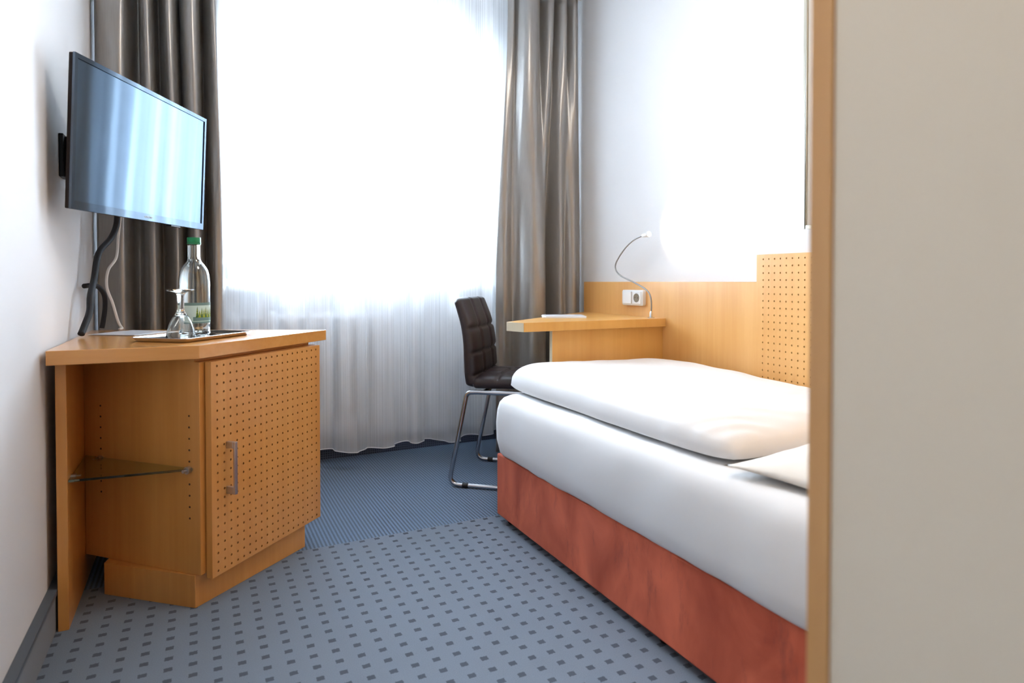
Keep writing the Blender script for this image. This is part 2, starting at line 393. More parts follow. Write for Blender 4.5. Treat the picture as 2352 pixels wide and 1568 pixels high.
# ------------------------------------------------------------------ curtains
def cloth_from_plan(plan_fn, z_levels, mb, attr=False):
    """plan_fn(z) -> list of (x, y); one sheet lofted through the heights, returned as an open surface"""
    rows = [[Vector((x,y,z)) for x,y in plan_fn(z)] for z in z_levels]
    return mb.rings(rows, closed=False, cap=(False,False))
def solid(o, t):
    s = o.modifiers.new('thickness', 'SOLIDIFY'); s.thickness = t; s.offset = 0
def u2x(u, y): # plan position of a fold read off the photograph, at curtain depth y
    return y*math.tan(math.atan((u-1176)/1451)+R(26.4))
YC = 3.04
LC = [(222,.012),(227,-.014),(240,-.03),(270,-.034),(292,-.028),(301,.015),(307,.048),(316,.055),(324,.045),(328,-.005),(337,-.036),(348,-.036),(353,.0),(357,.045),(363,.06),(369,.05),(374,.01),(383,-.024),(393,-.034),(402,-.024),(408,.015),(412,.04),(416,.01),(424,-.028),(438,-.04),(452,-.036),(459,-.012),(462,.03),(466,.05),(471,.05),(477,.024),(484,-.01),(494,-.02),(503,-.008),(510,.02)]
LC2 = [(222,.02),(228,-.005),(236,-.018),(262,-.03),(284,-.036),(296,-.01),(303,.035),(318,.05),(330,.04),(338,.012),(346,-.03),(358,-.036),(364,0),(368,.04),(374,.055),(384,.045),(396,.01),(404,-.02),(412,-.02),(420,.01),(428,.044),(436,.04),(442,.0),(448,-.03),(456,-.036),(463,-.014),(468,.03),(473,.05),(479,.05),(486,.02),(494,-.012),(504,-.022),(512,-.012),(517,.02),(519,.03)]
RC = [(1178,.035),(1182,.028),(1187,.024),(1191,.03),(1194,.032),(1199,.0),(1207,-.032),(1224,-.034),(1236,-.012),(1243,.02),(1248,.03),(1252,.006),(1258,-.02),(1266,-.02),(1271,.012),(1276,.026),(1281,-.004),(1288,-.026),(1296,-.02),(1301,.01),(1306,-.012),(1313,-.03),(1320,-.02),(1324,.005),(1327,.02)]
RC2 = [(1150,.035),(1156,.03),(1165,.022),(1174,.022),(1183,.03),(1189,.034),(1195,.024),(1204,-.006),(1214,-.034),(1228,-.042),(1242,-.036),(1250,-.01),(1255,.03),(1261,.052),(1267,.04),(1272,.0),(1280,-.03),(1288,-.02),(1294,-.006),(1302,-.03),(1312,-.036),(1320,-.02),(1327,-.008),(1331,.0),(1336,.022)]
def curtain_plan(A, B, seed, YC):
    deep = 2.1 if YC < 3 else 1.7
    def f(z):
        t = max(0, min(1, (2.5-z)/1.6)); t = t*t*(3-2*t)
        pts = []
        for k, ((ua,da),(ub,db)) in enumerate(zip(A,B)):
            u = ua*(1-t)+ub*t; d = da*(1-t)+db*t
            d = d*(deep if d > 0 else 1.15); y = YC+d+.004*math.sin(z*3.1+k*1.7+seed)
            u += .6*math.sin(z*2.3+k*2.1+seed)
            pts.append((u2x(u, YC), y, 0))
        return [(p.x,p.y) for p in spline(pts, 5)]
    return f
zl = [ .025+ (2.52-.025)*k/50 for k in range(51)]
for nm, A, B, sd, yc, lab in (('drape', LC, LC2, 1, 2.97, 'taupe satin curtain hanging behind the television'), ('drape', RC, RC2, 5, 3.04, 'taupe satin curtain hanging behind the corner desk and chair')):
    mb = MB(); cloth_from_plan(curtain_plan(A,B,sd,yc), zl, mb)
    o = mb.build(nm, M['satin'], smooth=True); solid(o, .004); tag(o, lab, 'curtain', 'satin side curtains')
rail = empty('curtain_rail', (.8,YC+.1,2.56), 'white double curtain rail fixed under the ceiling above the window', 'curtain rail')
w = MB(); w.box((XL+.01,YC-.02,2.535),(XR-.01,YC+.02,2.56)); w.build('track', M['white'], rail, bevel=.003)
MB().box((XL+.01,3.19,2.535),(XR-.01,3.225,2.56)).build('track', M['white'], rail, bevel=.003)
for x in (-.1,.8,1.7): MB().box((x-.015,YC-.015,2.56),(x+.015,3.23,ZC)).build('ceiling_bracket', M['white'], rail)

# sheer: irregular box-like pleats
YS = 3.205
def sheer_plan():
    xs = []; x = -.33; sign = 1
    rr = random.Random(11)
    segs = []
    while x < 1.90:
        wd = rr.uniform(.06,.15); segs.append((x, x+wd, sign, rr.uniform(.5,1.1))); x += wd; sign = -sign
    return segs
SEG = sheer_plan()
def sheer_y(x, z):
    v = 0
    k = .35+.65*max(0,min(1,(2.5-z)/2.0))
    for a, b, s_, am in SEG:
        e = .016
        wgt = 1/(1+math.exp(-(x-a)/e*1.6)) - 1/(1+math.exp(-(x-b)/e*1.6))
        v += s_*am*wgt
    return YS + (.060*k)*v + .008*math.sin(x*9+z*1.1)
mb = MB(); NX = 620; zs = [.098+(2.53-.098)*k/34 for k in range(35)]
lay = mb.bm.verts.layers.float_vector.new('cloth')
rows = []
for z in zs:
    row = []; acc = 0; px_ = None
    for i in range(NX+1):
        x = -.33+(1.90+.33)*i/NX
        xx = x + .012*math.sin(sheer_y(x,z)*60+x*21)*(1 if 0<i<NX else 0)
        p = Vector((xx, sheer_y(x, z), z+ (.006*math.sin(x*14) if z < .10 else 0)))
        q = Vector((x, sheer_y(x, .8), 0))
        if px_ is not None: acc += (q-px_).length
        px_ = q
        v = mb.bm.verts.new(p); v[lay] = Vector((acc, 0, z)); row.append(v)
    rows.append(row)
for a, b in zip(rows, rows[1:]):
    for i in range(NX): mb.face([a[i],a[i+1],b[i+1],b[i]])
hempts = [v.co.copy() for v in rows[0]]
sh = mb.build('sheer_curtain', M['sheer'], smooth=True)
tag(sh, 'long white sheer curtain with fine vertical threads across the window', 'curtain')
MB().tube(hempts[::2], .0022, 6).build('hem', M['hem'], sh, smooth=True)

# ------------------------------------------------------------------ radiator
rd = empty('radiator', (.55,3.40,0), 'white column radiator under the window, faint behind the sheer curtain', 'radiator')
xs0, pitch = .035, .0895
for k in range(10):
    x = xs0+k*pitch
    sec = MB(); path = rrect(x, 3.345, x+.058, 3.435, .022, 5)
    rr = []
    for z, ins in ((.125,.026),(.145,.01),(.18,0),(.23,0),(.74,0),(.775,.004),(.80,.022)):
        cx, cy = x+.029, 3.39
        rr.append([Vector((cx+(px-cx)*(1-ins/.03*.9), cy+(py-cy)*(1-ins/.05), z)) for px,py in path])
    sec.rings(rr); sec.build('radiator_column', M['radiator'], rd, smooth=True, auto=60)
for z in (.19,.76): MB().tube([(xs0,3.39,z),(xs0+9*pitch+.06,3.39,z)], .026, 12).build('header_pipe', M['radiator'], rd, smooth=True)
w = MB(); xe = xs0+9*pitch+.06
w.tube([(xe,3.39,.19),(xe+.05,3.39,.19)], .012, 10); w.tube([(xe+.05,3.39,.19),(xe+.05,YW-.001,.19)], .011, 10); w.lathe([(.012,-.03),(.024,-.025),(.026,0),(.024,.03),(.015,.04)], (xe+.05,3.37,.20), 16, cap=(True,True)); w.build('valve', M['white'], rd, smooth=True)
w = MB(); w.tube([(xe+.05,3.345,.2),(xe+.05,3.295,.2)], lambda t: .024-.004*t, 14); w.build('thermostat_knob', M['white'], rd, smooth=True)
for x in (xs0+pitch, xs0+8*pitch):
    for z in (.25,.60): MB().box((x,3.42,z),(x+.03,YW-.0005,z+.03)).build('wall_bracket', M['radiator'], rd)

# ------------------------------------------------------------------ drilled (perforated) board
def drilled(mb, origin, ux, uz, nrm, W, Hh, nx, nz, pitch, mx, mz, rad, depth, thick):
    """board with real drilled blind holes on the face at origin; ux, uz in-plane units, nrm out of the face"""
    O = Vector(origin)
    P = lambda a, b, d=0: O+ux*a+uz*b+nrm*d
    cache = {}
    def V(a, b, d=0):
        k = (round(a,5),round(b,5),round(d,5))
        if k not in cache: cache[k] = mb.bm.verts.new(P(a,b,d))
        return cache[k]
    x0, z0 = mx-pitch/2, mz-pitch/2
    x1, z1 = x0+pitch*nx, z0+pitch*nz
    for i in range(nx):
        for j in range(nz):
            cx, cz = mx+i*pitch, mz+j*pitch; h = pitch/2
            outer = [V(cx+h,cz),V(cx+h,cz+h),V(cx,cz+h),V(cx-h,cz+h),V(cx-h,cz),V(cx-h,cz-h),V(cx,cz-h),V(cx+h,cz-h)]
            ring = [(cx+rad*math.cos(R(45*k)), cz+rad*math.sin(R(45*k))) for k in range(8)]
            A = [V(a,b) for a,b in ring]; B = [V(a,b,-depth) for a,b in ring]
            for k in range(8):
                n = (k+1)%8
                mb.face([outer[k],outer[n],A[n],A[k]]); mb.face([A[k],A[n],B[n],B[k]], 1)
            mb.face(B, 1)
    # margins around the drilled field
    xsL = [x0+pitch/2*k for k in range(2*nx+1)]; zsL = [z0+pitch/2*k for k in range(2*nz+1)]
    c00, c10, c11, c01 = V(0,0), V(W,0), V(W,Hh), V(0,Hh)
    f00, f10, f11, f01 = V(x0,z0), V(x1,z0), V(x1,z1), V(x0,z1)
    mb.face([c00,c10]+[V(a,z0) for a in reversed(xsL)])
    mb.face([c10,c11]+[V(x1,b) for b in reversed(zsL)])
    mb.face([c11,c01]+[V(a,z1) for a in xsL])
    mb.face([c01,c00]+[V(x0,b) for b in zsL])
    b00, b10, b11, b01 = V(0,0,-thick), V(W,0,-thick), V(W,Hh,-thick), V(0,Hh,-thick)
    mb.face([b00,b01,b11,b10]); mb.face([c00,b00,b10,c10]); mb.face([c10,b10,b11,c11]); mb.face([c11,b11,b01,c01]); mb.face([c01,b01,b00,c00])

# ------------------------------------------------------------------ corner cabinet
cab = empty('corner_cabinet', (0,2.3,0), 'beech corner cabinet with drilled door and open glass shelf under the television', 'cabinet')
ZT = .768
w = MB(); w.prism([(-.3585,2.012),(0,2.0),(.43,2.441),(.155,2.583),(-.30,2.80),(-.3585,2.80)], ZT-.0385, ZT)
w.build('cabinet_top', M['wood_h'], cab, bevel=.0015)
dg = Vector((.7071,.7071,0)); dn = Vector((.7071,-.7071,0)); dl = Vector((-.7071,.7071,0))
A = Vector((0,2.03,0))
def PP(s, d, z=0): return A+dg*s+dn*d+Vector((0,0,z))
side_u0 = (Vector((-.322,2.355,0))-A).normalized()
# carcass behind the door, side face carries the pin holes
w = MB(); q = [PP(0,0),PP(.545,0),Vector((.30,2.49,0)),Vector((-.30,2.76,0)),Vector((-.322,2.355,0))]
w.prism([(p.x,p.y) for p in q], .096, .7165)
q2 = [A+side_u0*.018, PP(.530,-.018), q[2], q[3], q[4]]
w.prism([(p.x,p.y) for p in q2], .7165, ZT-.0385)
carc = w.build('carcass', M['wood'], cab, bevel=.001)
w = MB()
side_u = (Vector((-.322,2.355,0))-A).normalized(); side_n = Vector((-side_u.y, side_u.x, 0));
if side_n.y > 0: side_n = -side_n
for s_, z0, z1, gap in ((.039,.259,.57,()),(.389,.30,.567,())):
    z = z0
    while z < z1:
        if not (.385 < z < .425 and s_ < .1):
            w = MB(); c = A+side_u*s_+Vector((0,0,z))+side_n*.0006
            up = Vector((0,0,1)); vs = [w.bm.verts.new(c+side_u*.0031*math.cos(R(k*36))+up*.0031*math.sin(R(k*36))) for k in range(10)]
            w.face(vs)
            v2 = [w.bm.verts.new(v.co-side_n*.0014) for v in vs]
            for k in range(10): w.face([vs[k],vs[(k+1)%10],v2[(k+1)%10],v2[k]])
            w.build('pin_hole', M['pin'], carc)
        z += .0333

# wall panel and plinth
w = MB(); w.box((-.348,2.066,0),(-.323,2.70,ZT-.0385)); w.build('side_panel', M['wood'], cab, bevel=.001)
w = MB(); w.prism([(-.015,2.04),(.335,2.343),(.25,2.50),(-.2,2.50),(-.263,2.255)], 0, .0955); w.build('plinth', M['wood'], cab, bevel=.001)
# door with drilled holes, then its handle
dz0, dz1, dt = .083, .716, .021
w = MB(); nx_, nz_, pt = 19, 24, .0263; Wd = .519
drilled(w, PP(.006+.012,dt+.004,dz0), dg, Vector((0,0,1)), dn, Wd, dz1-dz0, nx_, nz_, pt, (Wd-pt*(nx_-1))/2, (dz1-dz0-pt*(nz_-1))/2, .0036, .003, dt)
dr = w.build('door', [M['wood'], M['hole']], cab)
hx = .018+.0555
w = MB()
def obox(mb, s0, s1, d0, d1, z0, z1):
    c = [PP(s0,d0,z0),PP(s1,d0,z0),PP(s1,d1,z0),PP(s0,d1,z0),PP(s0,d0,z1),PP(s1,d0,z1),PP(s1,d1,z1),PP(s0,d1,z1)]
    v = [mb.bm.verts.new(p) for p in c]
    for f in ((3,2,1,0),(4,5,6,7),(0,1,5,4),(1,2,6,5),(2,3,7,6),(3,0,4,7)): mb.face([v[i] for i in f])
d0 = dt+.004
obox(w, hx, hx+.011, d0+.0265, d0+.034, .315, .472)
obox(w, hx, hx+.011, d0, d0+.027, .452, .472); obox(w, hx, hx+.011, d0, d0+.027, .315, .337)
w.build('handle', M['steel'], dr, bevel=.0012)['label'] = 'brushed metal bow handle'
# glass shelf on its supports
w = MB(); w.prism([(-.3225,2.075),(-.028,2.045),(-.012,2.048),(-.3205,2.352)], .401, .408)
sg = w.build('glass_shelf', M['shelf_glass'], cab, bevel=.001); sg['label'] = 'green tinted glass shelf'
for c, ax in ((A+side_u*.039+Vector((0,0,.402)), side_n), (A+side_u*.389+Vector((0,0,.402)), side_n), (Vector((-.323,2.12,.402)), Vector((1,0,0)))):
    w = MB(); w.tube([c-ax*.0, c+ax*.012], .0105, 16); w.tube([c, c+ax*.024], .005, 10); w.build('shelf_support', M['steel'], cab, smooth=True, auto=40)

# ------------------------------------------------------------------ television
tv = empty('television', (-.15,2.43,1.152), 'flat screen television on the left wall, angled towards the bed', 'television')
BL = Vector((-.317,2.109,1.152)); ta = Vector((.4566,.8897,0)).normalized(); tn = Vector((.8897,-.4566,0)); tu = (Vector((0,0,1))+tn*.040).normalized(); tn = ta.cross(tu).normalized()
TW, TH = .727, .430
def TP(a, b, c): return BL+ta*a+tu*b+tn*c
def tbox(mb, a0, a1, b0, b1, c0, c1, mi=0):
    c = [TP(a0,b0,c0),TP(a1,b0,c0),TP(a1,b1,c0),TP(a0,b1,c0),TP(a0,b0,c1),TP(a1,b0,c1),TP(a1,b1,c1),TP(a0,b1,c1)]
    v = [mb.bm.verts.new(p) for p in c]
    for f in ((3,2,1,0),(4,5,6,7),(0,1,5,4),(1,2,6,5),(2,3,7,6),(3,0,4,7)): mb.face([v[i] for i in f], mi)
w = MB(); tbox(w, 0, TW, 0, TH, -.015, -.003); 
tbox(w, .08, TW-.08, .05, TH-.09, -.055, -.0145)
w.build('tv_casing', M['tv_side'], tv, bevel=.003)
w = MB()
tbox(w, 0, .012, 0, TH, -.0028, .004); tbox(w, TW-.012, TW, 0, TH, -.0028, .004); tbox(w, .012, TW-.012, TH-.013, TH, -.0028, .004); tbox(w, .012, TW-.012, 0, .023, -.0028, .004)
bz = w.build('tv_bezel', M['bezel'], tv, bevel=.0015)
w = MB(); tbox(w, .0122, TW-.0122, .0232, TH-.0132, -.0026, .0008); w.build('tv_screen', M['screen'], tv)
w = MB(); tbox(w, .505, .565, -.006, .0, -.016, .002); w.build('infrared_receiver', M['dark'], tv, bevel=.001)
# maker's mark on the lower bezel
tc_ = bpy.data.curves.new('logo', 'FONT'); tc_.body = 'SAMSUNG'; tc_.size = .0092; tc_.extrude = .0002; tc_.align_x = 'CENTER'; tc_.align_y = 'CENTER'; tc_.space_character = 1.15
to = bpy.data.objects.new('logo_tmp', tc_); COL.objects.link(to)
bpy.context.view_layer.update()
me = bpy.data.meshes.new_from_object(to.evaluated_get(bpy.context.evaluated_depsgraph_get())); bpy.data.objects.remove(to); me.name = 'tv_logo'
Mx = Matrix((ta,tu,tn)).transposed().to_4x4(); Mx.translation = TP(TW*.5,.0115,.0043)-OFF[tv.name]
me.transform(Mx); me.materials.clear(); me.materials.append(M['white'])
lo = bpy.data.objects.new('tv_logo', me); COL.objects.link(lo); lo.parent = bz
# bracket to the wall
w = MB(); w.box((XL,2.305,1.265),(XL+.012,2.375,1.395)); w.build('wall_plate', M['dark'], tv, bevel=.002)
w = MB()
back = TP(.26,.2,-.055)
w.tube([(XL+.012,2.34,1.37),(XL+.03,2.35,1.37),Vector((back.x,back.y,1.37))], .011, 10); w.tube([(XL+.012,2.34,1.30),(XL+.03,2.35,1.30),Vector((back.x,back.y,1.30))], .011, 10)
w.tube([(XL+.022,2.34,1.27),(XL+.022,2.34,1.39)], .012, 12)
w.build('swivel_arm', M['dark'], tv, smooth=True)
w = MB(); tbox(w, .2, .45, .10, .30, -.062, -.0552); w.build('mounting_plate', M['dark'], tv, bevel=.002)

# cables
def cable(name, pts, r, m, label, seg=10):
    o = MB().tube(spline(pts, 8), r, seg).build(name, m, smooth=True); return tag(o, label, 'cable')
cable('tv_cable', [(-.305,2.55,1.30),(-.27,2.70,1.24),(-.268,2.745,1.17),(-.285,2.73,1.11),(-.318,2.68,1.05),(-.325,2.62,.96),(-.325,2.53,.90),(-.324,2.50,.85),(-.335,2.46,.80),(-.34,2.44,.780)], .0105, M['cable'], 'thick black sleeved cable hanging from the television to the cabinet top')
cable('power_cord', [(-.352,2.60,.934),(-.335,2.64,.936),(-.325,2.72,.93),(-.312,2.76,.90),(-.312,2.775,.85),(-.318,2.775,.80),(-.322,2.775,.777)], .0085, M['cable'], 'short thin black cord looping from the wall to the cabinet top')
cable('antenna_cable', [(-.255,2.765,1.22),(-.268,2.785,1.12),(-.273,2.765,1.04),(-.294,2.715,.99),(-.297,2.70,.93),(-.282,2.725,.87),(-.270,2.745,.81),(-.262,2.752,.786),(-.255,2.742,.775),(-.263,2.732,.7735)], .0048, M['white_cable'], 'thin white antenna cable beside the black cables')

# ------------------------------------------------------------------ things on the cabinet
Fc = Vector((-.035,2.085,0)); tl_ = Vector((.643,.766,0)); ts_ = Vector((-.766,.643,0))
def trp(a, b, z): p = Fc+tl_*a+ts_*b; return Vector((p.x,p.y,z))
w = MB()
def tray_ring(ins, z):
    return [trp(a,b,z) for a,b in rrect(ins, ins, .315-ins, .20-ins, .012, 4)]
w.rings([tray_ring(.012,ZT+.0005), tray_ring(.009,ZT+.0025), tray_ring(.0,ZT+.0125), tray_ring(.0015,ZT+.0135), tray_ring(.011,ZT+.006), tray_ring(.016,ZT+.0045)])
tag(w.build('serving_tray', M['chrome'], smooth=True, auto=30), 'mirror polished metal tray under the water bottle and glass', 'tray')
ZB = ZT+.005
bx, by = -.012, 2.325
bt = empty('water_bottle', (bx,by,ZB), 'clear glass bottle of water with green cap, standing on the tray', 'bottle')
prof = [(.0,.004),(.030,.004),(.036,.0005),(.043,.002),(.0468,.008),(.047,.02),(.047,.165),(.0464,.182),(.0446,.198),(.0412,.212),(.0360,.2235),(.0285,.2345),(.0222,.242),(.0192,.249),(.0182,.258),(.0178,.296),(.0190,.297),(.0190,.301),(.0170,.302),(.0168,.312),
        (.0135,.312),(.0138,.258),(.0160,.249),(.0195,.2405),(.0262,.2325),(.0335,.2215),(.0385,.2105),(.0418,.197),(.0435,.181),(.0440,.165),(.0440,.022),(.042,.013),(.034,.010),(.0,.011)]
w = MB(); w.lathe(prof, (bx,by,ZB), 56); w.build('bottle_body', M['glass'], bt, smooth=True, auto=50)
w = MB(); w.lathe([(0,.0112),(.0338,.0103),(.0418,.0134),(.0437,.022),(.0437,.165),(.0432,.181),(.0415,.197),(.0382,.2105),(.0332,.2215),(.0259,.2325),(.0192,.2405),(.0158,.249),(0,.2495)], (bx,by,ZB), 48); w.build('water', M['water'], bt, smooth=True, auto=50)
w = MB(); pr = [(0.0178,.2985),(.0205,.2985),(.0205,.3015)]
w.lathe([(.0172,.3035),(.0203,.3035),(.0205,.306),(.0205,.319),(.0195,.3205),(0,.3205)], (bx,by,ZB), 40); w.lathe([(.0193,.2985),(.0208,.2985),(.0208,.3025),(.0193,.3025),(.0193,.2985)], (bx,by,ZB), 40); w.build('bottle_cap', M['cap'], bt, smooth=True, auto=40)
# label: pale band with darker edge bands and a row of fir trees, on the front half
w = MB()
def band(r, z0, z1, a0, a1, mi, n=36):
    lo_, hi_ = [], []
    for k in range(n+1):
        t = R(a0+(a1-a0)*k/n)
        lo_.append(w.bm.verts.new((bx+r*math.cos(t),by+r*math.sin(t),ZB+z0))); hi_.append(w.bm.verts.new((bx+r*math.cos(t),by+r*math.sin(t),ZB+z1)))
    for k in range(n): w.face([lo_[k],lo_[k+1],hi_[k+1],hi_[k]], mi)
band(.0472, .042, .104, -130, 10, 0); band(.04735, .0415, .047, -130, 10, 1); band(.04735, .099, .108, -130, 10, 1); band(.04735, .049,.062,-95,10,1)
for k in range(9):
    a = -80+k*8.5; h_ = .022+.014*rnd.random(); wd = 6
    for j in range(3):
        z0 = .060+h_*j/3*.8; t0, t1, t2 = R(a-wd*(1-j*.25)), R(a+wd*(1-j*.25)), R(a)
        r_ = .0476+.0001*(k%2)
        vs = [w.bm.verts.new((bx+r_*math.cos(t),by+r_*math.sin(t),ZB+z)) for t, z in ((t0,z0),(t1,z0),(t2,z0+h_*.55))]; w.face(vs, 2+(k+j)%2)
w.build('bottle_label', [M['label_g'],M['label_d'],M['label_t'],M['label_y']], bt, smooth=True)
gx, gy = -.05, 2.232
w = MB()
gp = [(0,.1515),(.040,.1525),(.042,.150),(.040,.1475),(.022,.1445),(.0135,.140),(.0108,.132),(.0098,.112),(.0098,.092),(.0118,.082),(.0165,.075),(.0235,.0655),(.0305,.051),(.0362,.034),(.0405,.016),(.0428,.0015),(.0424,0.0005),(.0415,.0015),(.0392,.016),(.0349,.034),(.0292,.050),(.0222,.0635),(.0150,.0715),(.008,.0745),(0,.0755)]
w.lathe(gp, (gx,gy,ZB), 56)
tag(w.build('drinking_glass', M['glass'], smooth=True, auto=60), 'stemmed drinking glass turned upside down on the tray before the bottle', 'glass')
w = MB(); Mr = Matrix.Translation((-.205,2.575,ZT)) @ Matrix.Rotation(R(-38),4,'Z')
w.box((-.10,-.085,.0005),(.10,.105,.0018), M=Mr); w.box((-.092,-.10,.0019),(.075,.07,.003), M=Mr @ Matrix.Rotation(R(6),4,'Z'))
tag(w.build('leaflet', M['paper_s']), 'white information leaflet lying flat on the cabinet behind the tray', 'leaflet')

# ------------------------------------------------------------------ wall panelling and headboard on the right wall
w = MB(); w.box((1.930,1.7625,.18),(XR,2.985,.948)); tag(w.build('wall_panel', M['wood_light'], bevel=.0015), 'plain beech panel on the right wall behind the desk and socket', 'wall panel')
w = MB(); hp = .0263; HW, HH = 1.30, 1.05
drilled(w, (1.9215,1.757,1.052-HH), Vector((0,-1,0)), Vector((0,0,1)), Vector((-1,0,0)), HW, HH, 48, 32, hp, (HW-hp*47)/2, HH-.018-hp*31, .0034, .0025, .0433)
tag(w.build('headboard', [M['wood_light'], M['hole_l']]), 'tall drilled beech board on the wall beside the bed', 'headboard')

# ------------------------------------------------------------------ desk
dk = empty('corner_desk', (1.6,2.5,0), 'triangular beech corner desk between the bed foot and the right wall', 'desk')
ZD = .78
w = MB(); w.prism([(1.192,2.291),(1.9295,2.291),(1.9295,2.99),(1.90,2.965),(1.160,2.385)], ZD-.038, ZD); w.build('desk_top', M['wood_desk'], dk, bevel=.0015)
w = MB(); w.prism([(1.1905,2.2905),(1.1895,2.2915),(1.1578,2.3842),(1.1588,2.3852)], ZD-.0375, ZD-.0005); w.build('edge_band', M['pale_edge'], dk)['label'] = 'pale edge band on the cut corner'
w = MB(); w.box((1.338,2.312,0),(1.9295,2.334,ZD-.0385)); w.build('desk_panel', M['wood_desk'], dk, bevel=.001)
w = MB(); w.box((1.3368,2.3125,0.01),(1.3379,2.3335,ZD-.039)); w.build('panel_edge_band', M['pale_edge'], dk)
npd = empty('notepad', (1.55,2.58,ZD), 'white notepad lying on the corner desk', 'notepad')
Mn = Matrix.Translation((1.55,2.575,ZD)) @ Matrix.Rotation(R(-27),4,'Z')
w = MB(); w.box((-.10,-.088,.0005),(.10,.088,.0055), M=Mn); w.build('page_block', M['paper'], npd)
w = MB(); w.box((-.092,-.078,.006),(.098,.086,.0085), M=Mn @ Matrix.Rotation(R(4),4,'Z')); w.build('cover', M['paper_s'], npd)

# gooseneck lamp
lp = empty('gooseneck_lamp', (1.885,2.338,ZD), 'thin metal gooseneck lamp, switched on, at the back of the corner desk', 'lamp')
LX = 1.882
pts = [(LX,2.338,ZD+.004),(LX,2.338,.86),(LX,2.366,.905),(LX-.004,2.452,.942),(LX-.01,2.57,.982),(LX-.012,2.604,1.024),(LX-.01,2.575,1.071),(LX-.006,2.522,1.118),(LX-.004,2.465,1.149),(LX-.002,2.40,1.166)]
w = MB(); w.tube(spline(pts, 10), .0036, 10); w.build('lamp_neck', M['neck'], lp, smooth=True)
w = MB(); w.lathe([(.016,.0003),(.016,.004),(.0075,.006),(.006,.03),(.0042,.032)], (LX,2.338,ZD), 20, cap=(True,True)); w.build('lamp_base', M['chrome'], lp, smooth=True, auto=40)
hd = Vector((.10,-1,.10)).normalized(); h0 = Vector((LX-.002,2.402,1.166))
w = MB(); w.tube([h0, h0+hd*.008, h0+hd*.03, h0+hd*.045], lambda t: .0065+.007*t, 16, cap=False); 
ws = w.build('lamp_head', M['white'], lp, smooth=True); solid(ws, .001)
w = MB(); c = h0+hd*.036
for_r = [];
w.lathe([(0,-.008),(.006,-.006),(.0085,0),(.006,.006),(0,.008)], c, 14); w.build('bulb', M['bulb'], lp, smooth=True)

# double socket
sk = empty('wall_socket', (1.93,2.521,.87), 'white double wall plate with switch and socket above the desk', 'socket')
w = MB(); w.rings([[Vector((x,a,b)) for a,b in rrect(2.438+i,.832+i,2.604-i,.908-i,.010,4)] for x, i in ((1.9298,0),(1.914,0),(1.911,.003))]); w.build('socket_plate', M['white'], sk, smooth=True, auto=40)
w = MB(); w.box((1.906,2.524,.840),(1.9112,2.590,.900)); w.build('switch_rocker', M['white'], sk, bevel=.002)
w = MB(); w.box((1.908,2.450,.840),(1.9112,2.516,.900)); so = w.build('socket_face', M['white'], sk, bevel=.002)
w = MB(); Mo = Matrix.Rotation(R(90),4,'Y'); w.lathe([(.0215,-.0026),(.0215,-.0045),(.0200,-.0045),(.0196,-.0032),(0,-.0032)], (1.9108,2.483,.870), 24, M=Mo); w.build('socket_well', M['socket_hole'], so, smooth=True, auto=40)
w = MB()
for dz in (-.0095,.0095): w.tube([(1.9077,2.483+dz,.870),(1.9070,2.483+dz,.870)], .0027, 8)
w.build('pin_opening', M['pin'], so)

# picture frame, most of it behind the corridor corner
pf = empty('picture_frame', (1.945,1.2,1.137), 'champagne framed picture on the right wall above the headboard', 'picture')
w = MB()
def fr_box(y0,y1,z0,z1): w.box((1.925,y0,z0),(XR-.0003,y1,z1))
fr_box(1.546,1.558,1.137,2.03); fr_box(.95,.962,1.137,2.03); fr_box(.962,1.546,1.137,1.149); fr_box(.962,1.546,2.018,2.03)
w.build('frame', M['brass'], pf, bevel=.002)
w = MB(); w.box((1.936,.962,1.149),(XR-.0005,1.546,2.018)); w.build('picture_mount', M['mount'], pf)

